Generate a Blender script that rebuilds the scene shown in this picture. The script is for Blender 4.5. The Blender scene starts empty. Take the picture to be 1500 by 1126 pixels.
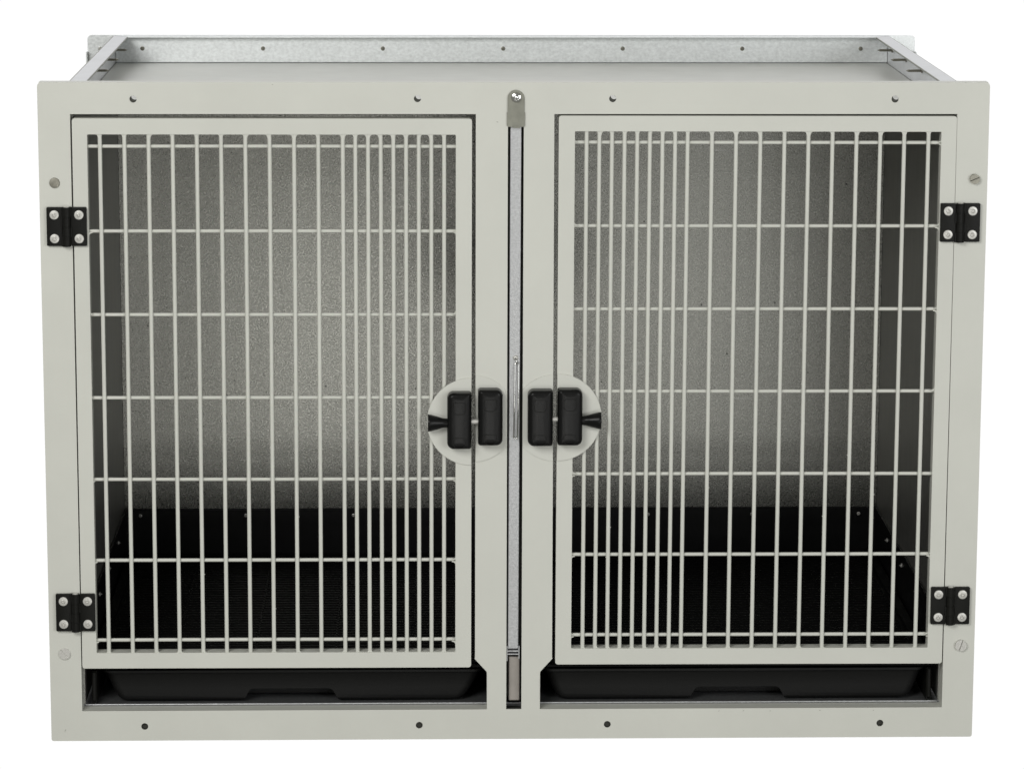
import bpy, bmesh, math, random
from mathutils import Vector, Matrix
random.seed(7)
S = bpy.context.scene
COL = S.collection
PI = math.pi

# ------------------------------------------------------------------ materials
def mat(name, col, rough=.4, metal=0., spec=.5, noise=None, bump=None, coat=0., var=0.):
    m = bpy.data.materials.new(name); m.use_nodes = True
    nt = m.node_tree; n = nt.nodes; l = nt.links
    b = n['Principled BSDF']
    b.inputs['Base Color'].default_value = (*col, 1)
    b.inputs['Roughness'].default_value = rough
    b.inputs['Metallic'].default_value = metal
    b.inputs['Specular IOR Level'].default_value = spec
    b.inputs['Coat Weight'].default_value = coat
    tc = n.new('ShaderNodeTexCoord')
    if noise:   # (scale, lo, hi, stretch)
        mp = n.new('ShaderNodeMapping'); mp.inputs['Scale'].default_value = noise[3]
        l.new(tc.outputs['Object'], mp.inputs['Vector'])
        t = n.new('ShaderNodeTexNoise'); t.inputs['Scale'].default_value = noise[0]
        t.inputs['Detail'].default_value = 5; t.inputs['Roughness'].default_value = .65
        l.new(mp.outputs['Vector'], t.inputs['Vector'])
        r = n.new('ShaderNodeMapRange'); r.inputs['From Min'].default_value = .3; r.inputs['From Max'].default_value = .7
        r.inputs['To Min'].default_value = noise[1]; r.inputs['To Max'].default_value = noise[2]
        l.new(t.outputs['Fac'], r.inputs['Value'])
        mx = n.new('ShaderNodeMix'); mx.data_type = 'RGBA'; mx.blend_type = 'MULTIPLY'
        mx.inputs['Factor'].default_value = 1
        mx.inputs['A'].default_value = (*col, 1)
        l.new(r.outputs['Result'], mx.inputs['B'])
        l.new(mx.outputs['Result'], b.inputs['Base Color'])
        if var:
            r2 = n.new('ShaderNodeMapRange'); r2.inputs['From Min'].default_value = .3; r2.inputs['From Max'].default_value = .7
            r2.inputs['To Min'].default_value = rough - var; r2.inputs['To Max'].default_value = rough + var
            l.new(t.outputs['Fac'], r2.inputs['Value']); l.new(r2.outputs['Result'], b.inputs['Roughness'])
    if bump:    # (scale, strength, distance)
        t2 = n.new('ShaderNodeTexNoise'); t2.inputs['Scale'].default_value = bump[0]; t2.inputs['Detail'].default_value = 3
        l.new(tc.outputs['Object'], t2.inputs['Vector'])
        bp = n.new('ShaderNodeBump'); bp.inputs['Strength'].default_value = bump[1]; bp.inputs['Distance'].default_value = bump[2]
        l.new(t2.outputs['Fac'], bp.inputs['Height']); l.new(bp.outputs['Normal'], b.inputs['Normal'])
    return m

M = {}
M['paint'] = mat('cream_powder_coat', (.618, .621, .572), .42, noise=(7, .955, 1.025, (1, 1, 1)), bump=(900, .12, .0003), var=.05)
M['roof_paint'] = mat('cream_roof_paint', (.60, .605, .565), .35, noise=(14, .93, 1.04, (1, 1, 1)))
M['galv'] = mat('galvanised_steel', (.82, .845, .855), .42, .55, noise=(210, .86, 1.10, (1, 1, 1.3)), bump=(330, .22, .0006), var=.08)
M['galv_rail'] = mat('smooth_zinc', (.66, .67, .69), .42, .55, noise=(30, .95, 1.04, (1, 1, 1)))
M['hammered'] = mat('embossed_zinc_sheet', (.222, .222, .206), .28, .94, noise=(330, .90, 1.12, (1, 1, 1)), bump=(430, .15, .0005), var=.05)
M['side_metal'] = mat('grey_side_sheet', (.28, .28, .262), .42, .75, noise=(60, .9, 1.1, (1, 1, .3)))
M['black'] = mat('black_plastic', (.004, .004, .004), .5, bump=(500, .2, .0004), spec=0.10)
M['tray_black'] = mat('black_tray_plastic', (.008, .008, .008), .5, bump=(700, .3, .0004), spec=0.22)
M['hinge_black'] = mat('black_hinge_plastic', (.007, .007, .006), .45, bump=(800, .2, .0003), spec=0.16)
M['latch_black'] = mat('black_latch_plastic', (.007, .007, .007), .27, bump=(1200, .2, .0003), spec=0.17)
M['black_sheet'] = mat('black_coated_sheet', (.006, .006, .0065), .38, noise=(25, .8, 1.3, (1, 1, 1)), spec=0.25)
M['steel'] = mat('screw_steel', (.60, .59, .56), .38, .35, noise=(400, .85, 1.1, (1, 1, 1)))
M['old_steel'] = mat('aged_screw_steel', (.27, .26, .22), .38, .6, noise=(300, .85, 1.1, (1, 1, 1)))
M['chrome'] = mat('polished_steel', (.75, .75, .74), .14, 1.)
M['nickel'] = mat('dull_bracket_steel', (.235, .235, .20), .42, .55, noise=(90, .9, 1.1, (1, 1, 1)))
M['strip'] = mat('galvanised_edge_strip', (.48, .485, .495), .42, .55, noise=(260, .82, 1.12, (1, 1, 1.5)), bump=(420, .4, .0008))
M['post'] = mat('tan_grey_post', (.37, .34, .31), .5, .2, noise=(40, .85, 1.1, (1, 1, .5)))
M['dark'] = mat('dark_steel_and_void', (.045, .046, .038), .5, .3)  # dark metal; also paints the shaded void under the base
M['base_metal'] = mat('zinc_base_plate', (.22, .225, .23), .45, .7, noise=(220, .75, 1.2, (1, 1, 1)))

# sparse dark pits and a few fine scratches in the embossed sheet
nt = M['hammered'].node_tree; n_ = nt.nodes; l_ = nt.links; pb = n_['Principled BSDF']
src = pb.inputs['Base Color'].links[0].from_socket
tc_ = n_.new('ShaderNodeTexCoord')
vo = n_.new('ShaderNodeTexVoronoi'); vo.inputs['Scale'].default_value = 30; l_.new(tc_.outputs['Object'], vo.inputs['Vector'])
lt = n_.new('ShaderNodeMath'); lt.operation = 'LESS_THAN'; lt.inputs[1].default_value = .040; l_.new(vo.outputs['Distance'], lt.inputs[0])
mg = n_.new('ShaderNodeMapping'); mg.inputs['Rotation'].default_value = (0, .6, 0); mg.inputs['Scale'].default_value = (4, 1, 90); l_.new(tc_.outputs['Object'], mg.inputs['Vector'])
ns = n_.new('ShaderNodeTexNoise'); ns.inputs['Scale'].default_value = 3; ns.inputs['Detail'].default_value = 1; l_.new(mg.outputs['Vector'], ns.inputs['Vector'])
gt = n_.new('ShaderNodeMapRange'); gt.inputs['From Min'].default_value = .74; gt.inputs['From Max'].default_value = .80; gt.inputs['To Max'].default_value = .35
l_.new(ns.outputs['Fac'], gt.inputs['Value'])
m1 = n_.new('ShaderNodeMix'); m1.data_type = 'RGBA'; l_.new(lt.outputs[0], m1.inputs['Factor']); l_.new(src, m1.inputs['A']); m1.inputs['B'].default_value = (.04, .04, .038, 1)
m2 = n_.new('ShaderNodeMix'); m2.data_type = 'RGBA'; l_.new(gt.outputs['Result'], m2.inputs['Factor']); l_.new(m1.outputs['Result'], m2.inputs['A']); m2.inputs['B'].default_value = (.40, .40, .39, 1)
l_.new(m2.outputs['Result'], pb.inputs['Base Color'])

# ------------------------------------------------------------------ mesh helpers
def obj(name, bm, m, parent=None, loc=None, bev=0, seg=2, smooth=None):
    me = bpy.data.meshes.new(name)
    bmesh.ops.recalc_face_normals(bm, faces=bm.faces)
    bm.to_mesh(me); bm.free()
    me.materials.append(M[m])
    if smooth is not None:
        for p in me.polygons: p.use_smooth = True
        me.set_sharp_from_angle(angle=math.radians(smooth))
    o = bpy.data.objects.new(name, me); COL.objects.link(o)
    if parent: o.parent = parent
    if loc: o.location = loc
    if bev:
        md = o.modifiers.new('bev', 'BEVEL'); md.width = bev; md.segments = seg; md.limit_method = 'ANGLE'; md.angle_limit = math.radians(40)
    return o

def empty(name, loc, label, cat, group=None):
    o = bpy.data.objects.new(name, None); COL.objects.link(o); o.location = loc; o.empty_display_size = .05
    o['label'] = label; o['category'] = cat
    if group: o['group'] = group
    return o
def tag(o, label, cat, group=None):
    o['label'] = label; o['category'] = cat
    if group: o['group'] = group

def box(bm, x0, x1, y0, y1, z0, z1):
    vs = [bm.verts.new((x, y, z)) for x in (x0, x1) for y in (y0, y1) for z in (z0, z1)]
    for f in ((0, 1, 3, 2), (4, 6, 7, 5), (0, 4, 5, 1), (2, 3, 7, 6), (0, 2, 6, 4), (1, 5, 7, 3)):
        bm.faces.new([vs[i] for i in f])
    return vs

def arc(cx, cz, r, a0, a1, n=6):
    return [(cx + r*math.cos(math.radians(a0 + (a1-a0)*i/n)), cz + r*math.sin(math.radians(a0 + (a1-a0)*i/n))) for i in range(n+1)]
def rrect(x0, x1, z0, z1, r, n=5):
    if not isinstance(r, (tuple, list)): r = (r,)*4          # bl, br, tr, tl
    p = []
    p += arc(x0+r[0], z0+r[0], r[0], 180, 270, n) if r[0] else [(x0, z0)]
    p += arc(x1-r[1], z0+r[1], r[1], 270, 360, n) if r[1] else [(x1, z0)]
    p += arc(x1-r[2], z1-r[2], r[2], 0, 90, n) if r[2] else [(x1, z1)]
    p += arc(x0+r[3], z1-r[3], r[3], 90, 180, n) if r[3] else [(x0, z1)]
    return p
def circle(cx, cz, r, n=20): return arc(cx, cz, r, 0, 360*(n-1)/n, n-1)

def plate(bm, loops, y0, y1, bev=0., seg=2, yb=True):
    """flat outline(s) in the XZ plane (first outer, then holes) given thickness y0..y1 with rounded front (y0) edges"""
    t = bmesh.new(); es = []
    for lp in loops:
        vs = [t.verts.new((x, y0, z)) for x, z in lp]
        for i in range(len(vs)): es.append(t.edges.new((vs[i], vs[(i+1) % len(vs)])))
    bmesh.ops.triangle_fill(t, use_beauty=True, use_dissolve=False, edges=es)
    bound = list(es)
    g = bmesh.ops.extrude_face_region(t, geom=list(t.faces), use_keep_orig=True)
    nv = [e for e in g['geom'] if isinstance(e, bmesh.types.BMVert)]
    for v in nv: v.co.y = y1
    bmesh.ops.recalc_face_normals(t, faces=t.faces)
    if bev:
        ed = [e for e in t.edges if all(abs(v.co.y-y0) < 1e-7 for v in e.verts) and
              any(abs(f.normal.y) < .5 for f in e.link_faces)]
        bmesh.ops.bevel(t, geom=ed, offset=bev, offset_type='OFFSET', segments=seg, profile=.5, affect='EDGES', clamp_overlap=True)
    merge(bm, t)
def merge(bm, t):
    me = bpy.data.meshes.new('tmp'); t.to_mesh(me); t.free(); bm.from_mesh(me); bpy.data.meshes.remove(me)

def lathe(bm, prof, n=24, mtx=None):
    """profile (r, h) turned about local -Y (h grows toward the viewer, -Y)"""
    t = bmesh.new(); rings = []
    for r, h in prof:
        if r < 1e-6: rings.append([t.verts.new((0, -h, 0))])
        else: rings.append([t.verts.new((r*math.cos(2*PI*i/n), -h, r*math.sin(2*PI*i/n))) for i in range(n)])
    for a, b in zip(rings, rings[1:]):
        for i in range(n):
            j = (i+1) % n
            if len(a) == 1 and len(b) == 1: continue
            if len(a) == 1: t.faces.new((a[0], b[i], b[j]))
            elif len(b) == 1: t.faces.new((a[i], b[0], a[j]))
            else: t.faces.new((a[i], b[i], b[j], a[j]))
    if mtx is not None: bmesh.ops.transform(t, matrix=mtx, verts=t.verts)
    merge(bm, t)

def tube(bm, pts, r, n=8, closed=False, sq=1.):
    t = bmesh.new(); rings = []; N = len(pts); P = [Vector(p) for p in pts]
    for i, p in enumerate(P):
        if closed: d = P[(i+1) % N] - P[i-1]
        else: d = P[min(i+1, N-1)] - P[max(i-1, 0)]
        d.normalize()
        a = Vector((0, 1, 0)) if abs(d.y) < .9 else Vector((1, 0, 0))
        u = d.cross(a).normalized(); v = d.cross(u)
        pw = lambda q: math.copysign(abs(q)**sq, q) if abs(q) > 1e-9 else 0.
        rings.append([t.verts.new(p + r*(pw(math.cos(2*PI*k/n))*u + pw(math.sin(2*PI*k/n))*v)) for k in range(n)])
    for i in range(N if closed else N-1):
        a, b = rings[i], rings[(i+1) % N]
        for k in range(n): t.faces.new((a[k], a[(k+1) % n], b[(k+1) % n], b[k]))
    if not closed: t.faces.new(rings[0]); t.faces.new(rings[-1])
    merge(bm, t)

def M_loc(x, y, z, ang=0): return Matrix.Translation((x, y, z)) @ Matrix.Rotation(ang, 4, 'Y')

# ------------------------------------------------------------------ screws
def screw_socket(x, y, z, parent, r=.0058):
    bm = bmesh.new()
    lathe(bm, [(r, -.001), (r, .0007), (r*.94, .0011), (r*.86, .0012), (r*.52, .0014), (r*.46, .0020), (r*.36, .0022), (r*.32, .0018), (r*.28, .0004), (r*.16, .0003), (r*.12, .0008), (0, .0010)], 28, M_loc(x, y, z))
    return obj('screw', bm, 'steel', parent, smooth=35)
def screw_slot(x, y, z, parent, r, ang, thick=.003, mt='old_steel'):
    bm = bmesh.new()
    lathe(bm, [(r*.98, -.001), (r*.98, thick*.45), (0, thick*.45)], 28, M_loc(x, y, z))
    for s in (1, -1):
        g = .0005
        a0 = math.degrees(math.asin(g/r))
        pts = arc(0, 0, r, a0, 180-a0, 14)
        if s < 0: pts = [(px, -pz) for px, pz in pts]
        t = bmesh.new(); plate(t, [pts], -thick, -thick*.4, .0005, 2)
        bmesh.ops.transform(t, matrix=M_loc(x, y, z, ang), verts=t.verts); merge(bm, t)
    return obj('screw', bm, mt, parent)
def screw_pan(x, y, z, parent, r, thick=.003):
    bm = bmesh.new()
    lathe(bm, [(r, -.001), (r, thick*.3), (r*.9, thick*.72), (r*.65, thick*.95), (r*.45, thick), (r*.28, thick*.5), (r*.12, thick*.6), (0, thick*.3)], 24, M_loc(x, y, z))
    for a in (0.3, 0.3+PI/2):
        t = bmesh.new(); box(t, -r*.5, r*.5, -thick*1.02, -thick*.8, -r*.07, r*.07)
        bmesh.ops.transform(t, matrix=M_loc(x, y, z, a), verts=t.verts); merge(bm, t)
    return obj('screw', bm, 'chrome', parent, smooth=35)
def small_screw(x, y, z, parent, r=.0028, axis='y', length=.0, mt='steel'):
    """little self-tapping screw head; axis x+/x- sticks out sideways with a threaded tip"""
    bm = bmesh.new()
    if axis == 'y':
        lathe(bm, [(r*1.3, 0), (r*1.3, .0005), (r, .0007), (r*.95, .0022), (r*.5, .003), (r*.3, .0024), (0, .0022)], 12, M_loc(x, y, z))
    else:
        s = 1 if axis == 'x+' else -1
        prof = [(r*1.5, 0), (r*1.5, .0015), (r*.75, .002)]
        h = .002
        while h < length-.004:
            prof += [(r*.95, h+.0006), (r*.65, h+.0013)]; h += .0014
        prof += [(r*.8, length-.004), (0, length)]
        mtx = Matrix.Translation((x, y, z)) @ Matrix.Rotation(s*PI/2, 4, 'Z')
        lathe(bm, prof, 10, mtx)
    return obj('screw', bm, mt, parent, smooth=50)

# ================================================================== dimensions (metres; front face at y=0, z up)
W, H, D = .600, .856, .676
HB = .561            # outside half width of the box
ROOF = .8165
BASE = .040
FLOOR = .0935

cage = empty('double_dog_cage', (0, 0, 0),
             'cream steel double dog cage with two barred doors, black hinges and galvanised top rails', 'cage')

# ------------------------------------------------------------------ front frame
def openL():
    return [(-.5595, .8160), (-.0495, .8160), (-.0500, .1095), (-.0505, .1078), (-.0352, .0908), (-.0345, .0893), (-.0345, .0400), (-.5595, .0400)]
def openR(): return [(-x, z) for x, z in openL()][::-1]
bm = bmesh.new()
outer = rrect(-W, W, 0, H, (.003, .003, .005, .005))
holes = [circle(sx*hx, hz, .0045, 20) for hz, hx in ((.835, .480), (.8355, .123), (.0190, .479), (.0190, .1225)) for sx in (-1, 1)]
slot = [(-.0094, .0400), (.0103, .0400), (.0110, .8180), (-.0090, .8180)]
plate(bm, [outer, openL(), openR(), slot] + holes, 0, .0022, .0007, 2)
# folded returns round the openings and round the outside edge
def ret(bm, a, b, y0, y1, th=.0015, side=1):
    (x0, z0), (x1, z1) = a, b
    dx, dz = x1-x0, z1-z0; L = math.hypot(dx, dz); nx, nz = -dz/L*th*side, dx/L*th*side
    vs = [bm.verts.new(v) for v in ((x0, y0, z0), (x1, y0, z1), (x1+nx, y0, z1+nz), (x0+nx, y0, z0+nz),
                                    (x0, y1, z0), (x1, y1, z1), (x1+nx, y1, z1+nz), (x0+nx, y1, z0+nz))]
    for f in ((0, 1, 2, 3), (7, 6, 5, 4), (0, 4, 5, 1), (1, 5, 6, 2), (2, 6, 7, 3), (3, 7, 4, 0)): bm.faces.new([vs[i] for i in f])
for lp, sd in ((openL(), 1), (openR(), 1)):
    for i in range(len(lp)):
        ret(bm, lp[i], lp[(i+1) % len(lp)], .0018, .024, .0014, sd)
ret(bm, (-.598, H), (.598, H), .0019, .020, .0015, -1)
ret(bm, (-.598, 0), (.598, 0), .0019, .020, .0015, 1)
ret(bm, (-W, .004), (-W, H-.006), .0019, .020, .0015, -1)
ret(bm, (W, .004), (W, H-.006), .0019, .020, .0015, 1)
front = obj('front_frame', bm, 'paint', cage)

# small knocks in the coating
for (x, z, a, l) in ((-.5818, .0145, .7, .0030), (-.1225-.46, .0125, .2, .0012), (-.0225, .806, -.5, .0030), (.30, .0365, .1, .0025), (.335, .0362, 0, .002), (.268, .0364, .2, .0018), (.400, .0366, 0, .0025), (.47, .0363, .1, .0015), (-.305, .853, 0, .002)):
    bm = bmesh.new(); t = bmesh.new(); plate(t, [[(-l/2, 0), (-l*.1, -.0003), (l/2, .0001), (l*.2, .0005)]], -.00012, .0005)
    bmesh.ops.transform(t, matrix=M_loc(x, 0, z, -a), verts=t.verts); merge(bm, t)
    obj('paint_chip', bm, 'nickel', front)

# dark stiffener strip behind the top rail of the frame
bm = bmesh.new()
hs = [circle(sx*hx + .0020, hz+.0034, .0046, 16) for hz, hx in ((.835, .480), (.8355, .123)) for sx in (-1, 1)]
plate(bm, [[(-.556, .8192), (.556, .8192), (.556, .8530), (-.556, .8530)]] + hs, .0030, .0045)
obj('stiffener', bm, 'dark', cage)
bm = bmesh.new(); box(bm, -.556, .556, .006, .665, .0015, .0370)  # dark box added to block light, keeps the bottom holes black
obj('base_light_block', bm, 'dark', cage)

# ------------------------------------------------------------------ box
bm = bmesh.new(); box(bm, -HB, HB, .0255, D-.004, .0375, .0402)
obj('base_plate', bm, 'base_metal', cage)
bm = bmesh.new(); box(bm, -.5575, .5575, .0243, .0270, .0403, .0424)
obj('sill_lip', bm, 'strip', cage, bev=.0007)
for s in (-1, 1):
    bm = bmesh.new(); xs = sorted((s*.5575, s*(HB)))
    box(bm, xs[0], xs[1], .0245, D-.004, .0425, ROOF+.0005)
    obj('side_panel', bm, 'side_metal', cage)
bm = bmesh.new(); box(bm, -.5570, .5570, D-.012, D-.0062, .0425, ROOF-.002)
obj('inner_back_wall', bm, 'hammered', cage)
bm = bmesh.new(); box(bm, -.5573, .5573, .0205, D-.0062, ROOF-.0015, ROOF)
obj('roof_panel', bm, 'roof_paint', cage)
bm = bmesh.new()
box(bm, -.5573, .5573, .0260, D-.013, ROOF-.0040, ROOF-.0022)
obj('ceiling_sheet', bm, 'side_metal', cage)
# centre partition skins (left and right cell)
bm = bmesh.new()
for s in (-1, 1):
    xs = sorted((s*.0130, s*.0145)); box(bm, xs[0], xs[1], .0245, D-.013, .0425, ROOF-.005)
obj('partition', bm, 'side_metal', cage)

# top rails left and right: upstand + inward flange
for s in (-1, 1):
    bm = bmesh.new()
    xs = sorted((s*.5592, s*.5605)); box(bm, xs[0], xs[1], .0205, D-.006, ROOF+.0005, H-.0022)
    # flange, mitred at the rear corner
    t = bmesh.new()
    pts = [(s*.5605, .0205), (s*.5605, D-.004), (s*.5405, D-.024), (s*.5405, .0205)]
    vs = [t.verts.new((x, y, H-.0020)) for x, y in pts]; f = t.faces.new(vs)
    g = bmesh.ops.extrude_face_region(t, geom=[f]); 
    for v in g['geom']:
        if isinstance(v, bmesh.types.BMVert): v.co.z = H-.0006
    merge(bm, t)
    r = obj('side_rail', bm, 'galv_rail', cage)
    bm = bmesh.new(); box(bm, *sorted((s*.5610, s*.5628)), .0205, D-.002, ROOF-.02, H-.0015)
    box(bm, *sorted((s*.5397, s*.5404)), .0215, D-.024, H-.0028, H-.0008)
    obj('seam_edge', bm, 'nickel', r)
    for yy in ((.615, .470, .315)):
        small_screw(s*.5590, yy, .8400, r, .0023, 'x-' if s > 0 else 'x+', .0225, 'old_steel')
# rear panel with wide flange
bm = bmesh.new()
plate(bm, [rrect(-.5995, .5995, .002, H, (.004, .004, .006, .006))], D, D+.0014)
for s in (-1, 1):
    xs = sorted((s*.5990, s*.6008)); box(bm, xs[0], xs[1], D-.014, D+.0010, .004, .8325)
back = obj('rear_panel', bm, 'galv', cage)
bm = bmesh.new(); box(bm, -.5585, .5585, D-.0058, D-.0045, ROOF+.0010, H-.0022)
t = bmesh.new()
vs = [t.verts.new((x, y, H-.0019)) for x, y in ((-.5600, D-.0025), (.5600, D-.0025), (.5407, D-.0225), (-.5407, D-.0225))]
f = t.faces.new(vs); g = bmesh.ops.extrude_face_region(t, geom=[f])
for v in g['geom']:
    if isinstance(v, bmesh.types.BMVert): v.co.z = H-.0004
merge(bm, t)
rr = obj('rear_rail', bm, 'galv', cage)
for x in (-.520, -.3462, -.1732, .0009, .1741, .3475, .5198):
    small_screw(x, D-.0059, .8372, rr, .0024, 'y', 0, 'old_steel')
small_screw(-.5815, D-.0002, .8366, back, .0022)
small_screw(.5815, D-.0002, .8366, back, .0022)

# ------------------------------------------------------------------ inside: black kick liners and ribbed floor grates
cells = ((-.5570, -.0150), (.0150, .5570))
for x0, x1 in cells:
    s = -1 if x0 < 0 else 1
    bm = bmesh.new()
    box(bm, x0+.0016, x1-.0016, D-.0150, D-.0130, FLOOR-.004, .1590)
    box(bm, x0+.0016, x1-.0016, D-.0175, D-.0151, .1370, .1575)
    l = obj('back_liner', bm, 'black_sheet', cage)
    xc = ((-.5337, -.3780, -.2190, -.062) if s < 0 else (.062, .2168, .3714, .5300))
    for x in xc: small_screw(x, D-.0176, .1490, l, .0021)
    for xa, sg in ((x0, 1), (x1, -1)):
        outer_side = (xa < -.5 or xa > .5)
        bm = bmesh.new()
        box(bm, *sorted((xa, xa+sg*.0015)), .027, D-.0155, FLOOR-.004, .1590)
        box(bm, *sorted((xa+sg*.0015, xa+sg*.0035)), .027, D-.0180, .1545, .1600)
        l = obj('side_liner', bm, 'black_sheet', cage)
        if outer_side:
            for yy in ((.525, .370, .223, .10)):
                small_screw(xa+sg*.0016, yy, .1400, l, .0020, 'x+' if sg > 0 else 'x-', .0045, 'steel')
    # grate
    bm = bmesh.new()
    gx0, gx1 = x0+.006, x1-.006
    box(bm, gx0, gx1, .030, D-.020, FLOOR-.0050, FLOOR-.0021)
    y = .040
    while y < D-.03:
        box(bm, gx0+.018, gx1-.018, y, y+.0060, FLOOR-.0022, FLOOR)
        y += .0137
    w = gx1-gx0
    for k in range(1, 5):
        xx = gx0 + w*k/5
        y = .0442
        while y < D-.03:
            box(bm, xx-.0014, xx+.0014, y+.0012, y+.0058, FLOOR-.0021, FLOOR+.0008); y += .0137
    # raised rim
    box(bm, gx0, gx0+.012, .030, D-.020, FLOOR-.0020, FLOOR+.003)
    box(bm, gx1-.012, gx1, .030, D-.020, FLOOR-.0020, FLOOR+.003)
    g = obj('floor_grate', bm, 'black', None)
    tag(g, 'black ribbed floor grate inside the %s compartment above the tray' % ('left-hand' if s < 0 else 'right-hand'), 'floor grate', 'ribbed floor grates')
    # tray guides hanging under the floor
    for xa, sg in ((x0+.0115, 1), (x1-(.0115 if s > 0 else .0115), -1)) if False else ((x0+.011, 1), (x1-.011, -1)):
        bm = bmesh.new()
        box(bm, xa-.0032, xa+.0032, .030, D-.03, .0412, FLOOR-.008)
        tube(bm, [(xa, .029, FLOOR-.009), (xa, .028, .060), (xa, .028, .0475), (xa, .032, .0440), (xa, .04, .0438)], .0029, 10)
        obj('tray_guide', bm, 'hinge_black', cage, bev=.0008)

# ------------------------------------------------------------------ trays
def tray(name, x0, x1, xb0, xb1, c0, c1, label):
    """black tub: rolled rim, sloped ends, rounded bottom corners and a finger notch under the front"""
    bm = bmesh.new()
    yf, yr = .034, .600
    zt, zb, zn = .0855, .0425, .0595
    def ring(xa, xc, ya, yc, z, r, n=6):
        r = max(r, .002); p = []
        for cx, cy, a0 in ((xa+r, ya+r, 180), (xc-r, ya+r, 270), (xc-r, yc-r, 0), (xa+r, yc-r, 90)):
            for i in range(n+1):
                a = math.radians(a0 + 90*i/n); p.append((cx+r*math.cos(a), cy+r*math.sin(a), z))
        return p
    def lin(a, b, k): return a+(b-a)*k
    secs = [ring(x0, x1, yf-.004, yr+.004, zt-.003, .012), ring(x0, x1, yf-.004, yr+.004, zt, .012),
            ring(x0+.002, x1-.002, yf-.002, yr+.002, zt+.001, .012)]
    outer_ = []
    outer_.append(ring(x0+.003, x1-.003, yf-.0015, yr, zt-.0035, .012))
    for k, zz in ((.0, zt-.006), (.45, .062), (.8, .051), (1, .0465)):
        outer_.append(ring(lin(x0+.004, xb0-.004, k), lin(x1-.004, xb1+.004, k), yf+.003*k, yr-.01*k, zz, .013))
    outer_.append(ring(xb0, xb1, yf+.0065, yr-.015, .0432, .012))
    outer_.append(ring(xb0+.006, xb1-.006, yf+.012, yr-.02, zb, .010))
    inner_ = [ring(x0+.006, x1-.006, yf+.003, yr-.004, zt-.001, .010), ring(lin(x0, xb0, .9)+.004, lin(x1, xb1, .9)-.004, yf+.010, yr-.016, .048, .010)]
    def skin(seq, c0_=False, c1_=False):
        R = [[bm.verts.new(p) for p in s] for s in seq]
        n = len(R[0])
        for a, b in zip(R, R[1:]):
            for i in range(n): bm.faces.new((a[i], a[(i+1) % n], b[(i+1) % n], b[i]))
        if c1_: bm.faces.new(R[-1])
    skin(inner_[::-1] + [secs[2], secs[1], secs[0]] + outer_, c1_=True)
    bm.faces.ensure_lookup_table()
    # floor of the inside
    bm.faces.new([bm.verts.new(p) for p in ring(lin(x0, xb0, .9)+.004, lin(x1, xb1, .9)-.004, yf+.010, yr-.016, .0479, .010)])
    o = obj(name, bm, 'tray_black', None, smooth=50)
    # finger notch as a real cut
    cb = bmesh.new()
    t = bmesh.new(); plate(t, [[(c0-.012, .030), (c1+.012, .030), (c1+.006, .0470), (c1, .0575), (c1-.004, zn), (c0+.004, zn), (c0, .0575), (c0-.006, .0470)]], yf-.02, yf+.040); merge(cb, t)
    cut = obj('cutter', cb, 'tray_black')
    md = o.modifiers.new('notch', 'BOOLEAN'); md.object = cut; md.operation = 'DIFFERENCE'; md.solver = 'EXACT'
    bpy.context.view_layer.update()
    dg = bpy.context.evaluated_depsgraph_get()
    me = bpy.data.meshes.new_from_object(o.evaluated_get(dg)); o.modifiers.clear(); o.data = me
    bpy.data.objects.remove(cut)
    tag(o, label, 'tray', 'waste trays under the doors')
    # recess wall closing the notch
    bm = bmesh.new(); box(bm, c0-.010, c1+.010, yf+.036, yf+.040, .0440, .0600)
    obj('recess_wall', bm, 'tray_black', o)
    return o
tray('pull_out_tray', -.5350, -.0400, -.5120, -.0680, -.3440, -.2360, 'black plastic pull-out tray in the slot under the left barred door')
tray('pull_out_tray', .0400, .5400, .0620, .5190, .2400, .3500, 'black plastic pull-out tray in the slot under the right barred door')

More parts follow.
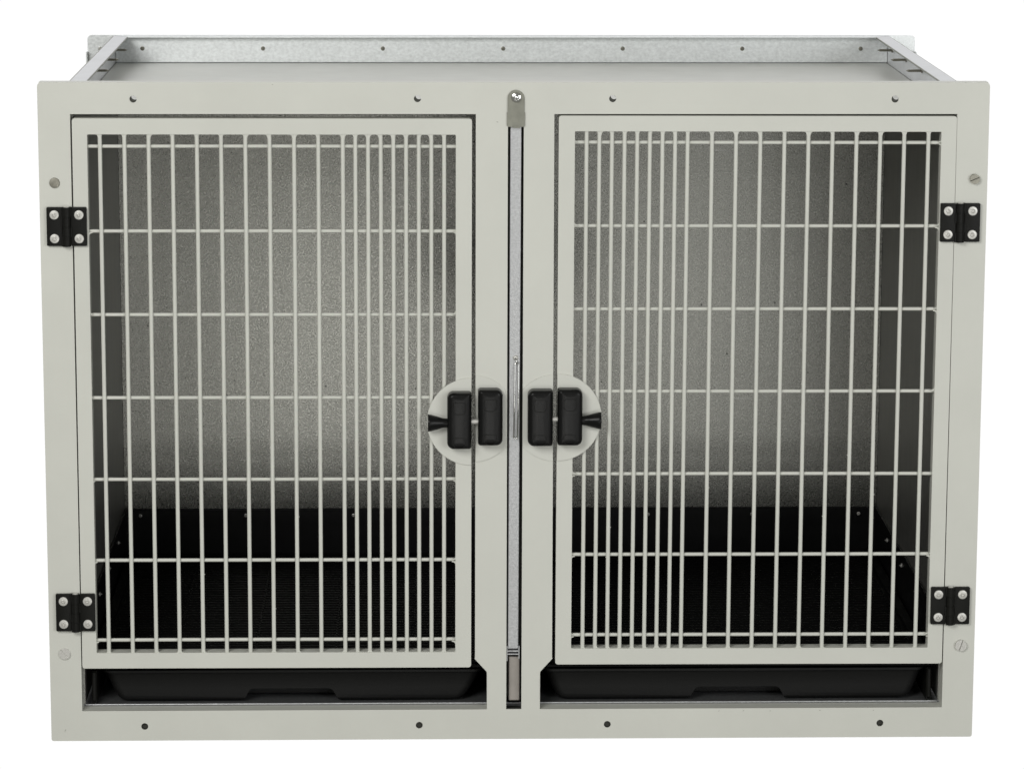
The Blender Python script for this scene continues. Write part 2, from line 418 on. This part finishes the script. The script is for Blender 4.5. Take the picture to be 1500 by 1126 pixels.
# ------------------------------------------------------------------ doors
def web(bm, x, z, sx, sz, r):
    """paint fillet in a cell corner"""
    pts = [(x-sx*.001, z-sz*.001), (x+sx*r, z-sz*.001), (x+sx*r, z), (x+sx*r*.42, z+sz*r*.14), (x+sx*r*.14, z+sz*r*.42), (x, z+sz*r), (x-sx*.001, z+sz*r)]
    plate(bm, [pts], .0012, .0056)
def door(s, x0, x1, z0, z1, i0, i1, j0, j1, vb, hb, tilt, label):
    piv = Vector((x0 if s < 0 else x1, 0, (z0+z1)/2))
    bm = bmesh.new()
    plate(bm, [rrect(x0, x1, z0, z1, .0035), rrect(i0, i1, j0, j1, .0008, 2)], -.0006, .0185, .0016, 3)
    rv = .0026
    xs = [i0] + vb + [i1]
    for k in range(len(xs)-1):
        a = xs[k] + (rv-.0003 if k else 0); b = xs[k+1] - (rv-.0003 if k < len(xs)-2 else 0)
        for sx, xx in ((1, a), (-1, b)):
            if random.random() < .7: web(bm, xx, j1, sx, -1, random.uniform(.0020, .0055))
            if random.random() < .45: web(bm, xx, j0, sx, 1, random.uniform(.0012, .0034))
    for z in hb:
        for sz in (-1, 1):
            for sx, xx in ((1, i0), (-1, i1)):
                if random.random() < .55: web(bm, xx, z+sz*.0019, sx, sz, random.uniform(.0018, .0052))
    # little runs and nibs of powder coat
    for k in range(26):
        xx = random.choice(vb) + random.choice((-1, 1))*rv; zz = random.uniform(j0+.01, j1-.01)
        if random.random() < .4: xx = random.choice((i0, i1))
        bmesh.ops.create_icosphere(bm, subdivisions=1, radius=random.uniform(.0005, .0009), matrix=Matrix.Translation((xx, .0028, zz)))
    d = obj('door', bm, 'paint', cage)
    for x in vb:
        bm = bmesh.new(); tube(bm, [(x, .0036, j0-.003), (x, .0036, (j0+j1)/2), (x, .0036, j1+.003)], rv, 20, sq=.72)
        obj('upright_bar', bm, 'paint', d, smooth=60)
    for z in hb:
        bm = bmesh.new(); tube(bm, [(i0-.003, .0072, z), ((i0+i1)/2, .0072, z+random.uniform(-.0003, .0003)), (i1+.003, .0072, z)], .0023, 16, sq=.85)
        for x in vb:      # weld blobs where it meets the uprights
            bmesh.ops.create_icosphere(bm, subdivisions=2, radius=.0023, matrix=Matrix.Translation((x+random.uniform(-.0004, .0004), .0056, z+random.uniform(-.0003, .0003))) @ Matrix.Diagonal((random.uniform(1.35, 1.75), 1, random.uniform(1.15, 1.4), 1)))
        obj('cross_bar', bm, 'paint', d, smooth=60)
    return d, piv
VL = [-.5234, -.4926, -.4622, -.4320, -.4015, -.3710, -.3405, -.3100, -.2792, -.2487, -.2178, -.2020, -.1860, -.1700, -.1540, -.1380, -.1220, -.1061, -.0899]
VR = [-x for x in VL][::-1]
HLb = [.1333, .2392, .3458, .4523, .5598, .6670, .7748]
HRb = [.1372, .2442, .3505, .4588, .5655, .6725, .7790]
dL, pL = door(-1, -.5578, -.0548, .0972, .8108, -.5390, -.0752, .1178, .7905, VL, HLb, 0, None)
dR, pR = door(1, .0546, .5585, .0992, .8133, .0750, .5392, .1205, .7935, VR, HRb, 0, None)

# ------------------------------------------------------------------ latches
def latch(s, door_obj):
    """a latch is two half discs with black housings, a rod and a pull knob; s=-1 left, 1 right"""
    cz = .4255 if s < 0 else .4262
    cx = s*.0540; R = .0567
    zoff = -.0034 if s < 0 else 0
    # door half
    pts = arc(cx + s*.0010, cz+zoff, R, *( (90, 270) if s < 0 else (-90, 90) ), 32)
    bm = bmesh.new(); plate(bm, [pts], -.0026, -.0008, .0004, 2)
    p1 = obj('latch_plate', bm, 'paint', door_obj)
    a = math.degrees(math.acos((.0540-.0495)/R)); b = math.degrees(math.acos(min(1, (.0540-.0112)/R)))
    if s < 0:
        pts = arc(cx, cz, R, a, b, 14) + arc(cx, cz, R, -b, -a, 14)
    else:
        pts = arc(cx, cz, R, 180-b, 180-a, 14)[::-1] + [] 
        pts = arc(cx, cz, R, 180-a, 180-b, 14) + arc(cx, cz, R, 180+b, 180+a, 14)
    bm = bmesh.new(); plate(bm, [pts], -.0016, -.0002, .0004, 2)
    p2 = obj('latch_plate', bm, 'paint', cage)
    # housings
    def housing(x0, x1, z0, z1, rad, parent, yb):
        bm = bmesh.new(); b_, yf_ = .0062, -.0218; rings = []
        secs = [(0, yb), (0, yf_+b_)] + [(b_*(1-math.cos(a)), yf_+b_*(1-math.sin(a))) for a in [PI/2*i/7 for i in range(1, 8)]]
        secs += [(b_+.0030, yf_-.00035), (b_+.0060, yf_-.0005)]
        for d_, yy in secs:
            rr_ = tuple(max(q-d_, .0012+.0001) for q in rad)
            rings.append([bm.verts.new((px_, yy, pz_)) for px_, pz_ in rrect(x0+d_, x1-d_, z0+d_*.8, z1-d_*.8, rr_, 8)])
        for ra, rb in zip(rings, rings[1:]):
            for i in range(len(ra)): bm.faces.new((ra[i], ra[(i+1) % len(ra)], rb[(i+1) % len(ra)], rb[i]))
        bm.faces.new(rings[0]); bm.faces.new(rings[-1])
        h = obj('latch_housing', bm, 'latch_black', parent, smooth=40)
        w = x1-x0; xc = (x0+x1)/2; xo = xc + (-s if parent is p2 else s)*.0  # plug caps
        for zz, hh in ((z1-.0195, .016), (z0+.0085, .014)):
            bm = bmesh.new()
            xa, xb = xc-.0085, xc+.0085
            outer_ = rrect(xa, xb, zz-hh/2, zz+hh/2, (.0065, .0065, .0035, .0035), 5)
            inner_ = rrect(xa+.0007, xb-.0007, zz-hh/2+.0007, zz+hh/2-.0007, (.0058, .0058, .0028, .0028), 5)
            plate(bm, [outer_, inner_], -.02265, -.0205)
            obj('plug_cap', bm, 'hinge_black', h)
        return h
    big, small = .0082, .0034
    if s < 0:
        h1 = housing(-.0860, -.0550, .3895, .4625, (big, small, small, big), p1, -.0025)
        h2 = housing(-.0466, -.0152, .3935, .4660, (small, big, big, small), p2, -.0015)
    else:
        h1 = housing(.0548, .0866, .3925, .4655, (small, big, big, small), p1, -.0025)
        h2 = housing(.0168, .0488, .3925, .4650, (big, small, small, big), p2, -.0015)
    zk = .4225 if s < 0 else .4240
    # rod
    bm = bmesh.new(); tube(bm, [(s*.0462, -.0118, zk+.0018), (s*.0560, -.0118, zk+.0018)], .0033, 16)
    obj('rod', bm, 'steel', h1, smooth=40)
    # knob: flared pull
    bm = bmesh.new()
    rot = Matrix.Rotation(PI/2*s, 4, 'Z')
    prof = [(.0058, 0), (.0060, .003), (.0062, .0055), (.0070, .0085), (.0072, .0090), (.0086, .0135), (.0099, .0185), (.0108, .0220), (.0110, .0246), (.0106, .0252), (.0080, .0250), (0, .0246)]
    lathe(bm, prof, 28, Matrix.Translation((s*.0855, -.0118, zk)) @ rot)
    obj('pull_knob', bm, 'latch_black', h1, smooth=40)
    return p1, p2
latch(-1, dL); latch(1, dR)

# tilt of the left door (it hangs a hair low on the latch side)
def tilt(o, piv, a):
    o.matrix_world = Matrix.Translation(piv) @ Matrix.Rotation(a, 4, 'Y') @ Matrix.Translation(-piv)
tilt(dL, Vector((-.5578, 0, .4)), math.radians(.06))
tilt(dR, Vector((.5585, 0, .4)), math.radians(.09))

# ------------------------------------------------------------------ hinges
def hinge(cx, cz, s, k):
    bm = bmesh.new()
    for sg in (-1, 1):
        x0, x1 = sorted((cx+sg*.0055, cx+sg*.0252))
        r = (.0015,)*4
        plate(bm, [rrect(x0, x1, cz-.0246, cz+.0246, r, 4)], -.0052, -.0007, .0008, 2)
    n = 4; hh = .0500/n
    for i in range(n):
        za = cz-.0252+i*hh+.0002; zb = za+hh-.0004
        if i == n-1: zb += .0003
        # knuckle alternates sides with a tab into its leaf
        tube(bm, [(cx, -.0052, za), (cx, -.0052, zb)], .0056 if i % 2 else .0054, 20)
        sg = 1 if (i+k) % 2 else -1
        x0, x1 = sorted((cx, cx+sg*.0066)); box(bm, x0, x1, -.0066, -.0008, za, zb)
    tube(bm, [(cx, -.0052, cz-.0252), (cx, -.0052, cz+.0246)], .0046, 16)
    h = obj('hinge', bm, 'hinge_black', cage, smooth=30)
    for dx in (-.0154, .0156):
        for dz in (-.0152, .0150):
            screw_socket(cx+dx, -.0050, cz+dz, h, .0059)
    bm = bmesh.new(); lathe(bm, [(.0036, 0), (.0036, .0006), (0, .0008)], 14, Matrix.Translation((cx, -.0052, cz+.0246)) @ Matrix.Rotation(-PI/2, 4, 'X'))
    obj('pin', bm, 'steel', h)
hinge(-.5660, .6742, -1, 0); hinge(-.5650, .1728, -1, 1)
hinge(.5660, .6782, 1, 0); hinge(.5663, .1775, 1, 1)

# frame screws
bm = bmesh.new(); lathe(bm, [(.0066, -.001), (.0066, .0012), (.0061, .0019), (.0040, .0022), (0, .0023)], 28, M_loc(-.5805, 0, .7292)); obj('screw', bm, 'old_steel', cage, smooth=30)
screw_slot(.5834, 0, .7337, cage, .0063, math.radians(-22), .0050)
screw_slot(-.5804, 0, .1169, cage, .0074, math.radians(48), .0022, 'steel')
screw_slot(.5819, 0, .1238, cage, .0074, math.radians(-72), .0042, 'steel')

# ------------------------------------------------------------------ centre slot
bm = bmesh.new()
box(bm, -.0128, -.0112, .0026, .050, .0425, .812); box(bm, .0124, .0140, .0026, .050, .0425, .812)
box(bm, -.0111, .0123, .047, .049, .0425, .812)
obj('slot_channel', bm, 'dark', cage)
bm = bmesh.new(); box(bm, -.0060, .0082, .0100, .0200, .0490, .1080)
obj('divider_post', bm, 'post', cage, bev=.0012)
# bracket at the top
bm = bmesh.new()
plate(bm, [[(-.0105, .8015), (-.0090, .8000), (-.0030, .7998), (-.0028, .8012), (.0062, .8012), (.0064, .7998), (.0105, .8000), (.0122, .8015), (.0124, .8180), (.0116, .8190), (.0116, .8360)]
           + arc(.0010, .8360, .0106, 0, 180, 16)[1:] + [(-.0096, .8190), (-.0104, .8180)]], -.0022, -.0003, .0005, 2)
plate(bm, [rrect(-.0028, .0062, .7985, .8018, .0006)], -.0014, -.0002)
br = obj('slot_bracket', bm, 'nickel', cage)
screw_pan(.0015, -.0021, .8372, br, .0066, .0034)

# divider panel that slides in the slot: its own thing
dv = empty('divider_panel', (.0007, .004, .120), 'thin galvanised divider panel standing in the narrow centre slot, with long wire pull ring', 'divider panel')
def under(o):
    o.parent = dv; o.matrix_parent_inverse = Matrix.Translation((-.0007, -.004, -.120)); return o
bm = bmesh.new(); box(bm, -.0015, .0029, .0240, .0455, .1230, .8000)
under(obj('panel', bm, 'galv_rail'))
bm = bmesh.new()
plate(bm, [[(-.0075, .1200), (.0062, .1200), (.0082, .8050), (-.0060, .8050)]], .0035, .0230, .0010, 2)
under(obj('edge_strip', bm, 'strip'))
bm = bmesh.new()
for x0, x1, z0, z1 in ((-.0085, .0072, .1165, .1182), (-.0085, .0072, .1125, .1140), (-.0092, -.0078, .1040, .1240), (.0064, .0078, .1070, .1240)):
    box(bm, x0, x1, .0020, .0190, z0, z1)
under(obj('end_clip', bm, 'strip', bev=.0003))
bm = bmesh.new()
lathe(bm, [(.0034, 0), (.0032, .001), (.002, .0018), (0, .0022)], 16, M_loc(.0017, .0036, .5035))
under(obj('rivet', bm, 'steel', smooth=60))
bm = bmesh.new()
r1 = .0024
tilt_ = -.0012/.09
def ringpt(x, z): return (x + .0030 + (z-.497)*.012, .0005 - .0055*math.sin(PI*max(0, min(1, (.4985-z)/.1))) , z)
pts = [ringpt(*q) for q in ([(r1*math.cos(a), .4950+r1*math.sin(a)) for a in [PI*i/8 for i in range(9)]] +
       [(-r1, .495-.0937*i/8) for i in range(1, 8)] +
       [(r1*math.cos(a), .4013+r1*math.sin(a)) for a in [PI+PI*i/8 for i in range(9)]] +
       [(r1, .4013+.0937*i/8) for i in range(1, 8)])]
tube(bm, pts, .00095, 10, closed=True)
tube(bm, [(.0017, .002, .5035), (.0022, -.0018, .5010), (.0030, -.0022, .4978), (.0030, .0010, .4960)], .0010, 8)
under(obj('pull_ring', bm, 'chrome', smooth=60))

# ------------------------------------------------------------------ camera (solved from the photograph)
f, C = 5122.73, Vector((-.12124, -4.39233, 1.30009))
yaw, pitch, roll = .02691, .1868, .00285
cy, sy, cp, sp = math.cos(yaw), math.sin(yaw), math.cos(pitch), math.sin(pitch)
fwd = Vector((sy*cp, cy*cp, -sp)); right = Vector((cy, -sy, 0)); up = right.cross(fwd)
r_ = right*math.cos(roll) + up*math.sin(roll); u_ = -right*math.sin(roll) + up*math.cos(roll)
cam = bpy.data.cameras.new('camera'); co = bpy.data.objects.new('camera', cam); COL.objects.link(co)
m = Matrix((r_, u_, -fwd)).transposed().to_4x4(); m.translation = C; co.matrix_world = m
cam.sensor_width = 36; cam.sensor_fit = 'HORIZONTAL'; cam.lens = 36*f/1500
cam.clip_start = .1; cam.clip_end = 200
S.camera = co

# ------------------------------------------------------------------ light
wd = bpy.data.worlds.new('World'); S.world = wd; wd.use_nodes = True
nt = wd.node_tree; n = nt.nodes; l = nt.links; n.clear()
tc = n.new('ShaderNodeTexCoord'); sep = n.new('ShaderNodeSeparateXYZ'); l.new(tc.outputs['Generated'], sep.inputs[0])
mr = n.new('ShaderNodeMapRange'); mr.interpolation_type = 'SMOOTHSTEP'
mr.inputs['From Min'].default_value = -.22; mr.inputs['From Max'].default_value = .42
mr.inputs['To Min'].default_value = 0; mr.inputs['To Max'].default_value = 1
l.new(sep.outputs['Y'], mr.inputs['Value'])
mx = n.new('ShaderNodeMix'); mx.data_type = 'RGBA'
mx.inputs['A'].default_value = (.20, .20, .18, 1); mx.inputs['B'].default_value = (1.02, 1.02, 1.02, 1)
l.new(mr.outputs['Result'], mx.inputs['Factor'])
bg = n.new('ShaderNodeBackground'); l.new(mx.outputs['Result'], bg.inputs['Color']); bg.inputs['Strength'].default_value = 1
out = n.new('ShaderNodeOutputWorld'); l.new(bg.outputs[0], out.inputs[0])

def area(name, loc, tgt, sx, sz, power, col=(1, 1, 1)):
    L = bpy.data.lights.new(name, 'AREA'); L.shape = 'RECTANGLE'; L.size = sx; L.size_y = sz; L.energy = power; L.color = col
    o = bpy.data.objects.new(name, L); COL.objects.link(o); o.location = loc
    o.rotation_euler = (Vector(tgt)-Vector(loc)).to_track_quat('-Z', 'Y').to_euler()
area('softbox_key', (-1.5, -3.0, 2.1), (0, 0, .45), 1.6, 1.2, 67, (1, .995, .97))
area('added_fill', (1.9, -3.0, .9), (.1, 0, .35), 1.6, 1.6, 35, (.99, 1, 1))  # added fill light, evens the darker right side of the front
area('low_lamp', (-.16, -4.1, -.42), (-.14, .6, .45), .75, .80, 12, (1, .99, .95))
area('low_fill', (.85, -4.1, -.40), (.3, .6, .45), .9, .8, 4.5, (1, 1, .98))  # added bounce light, lifts the back wall of the right cell

S.render.engine = 'CYCLES'
S.view_settings.view_transform = 'Standard'; S.view_settings.look = 'None'
S.view_settings.exposure = 0; S.view_settings.gamma = 1; S.view_settings.use_curve_mapping = False
S.cycles.max_bounces = 10
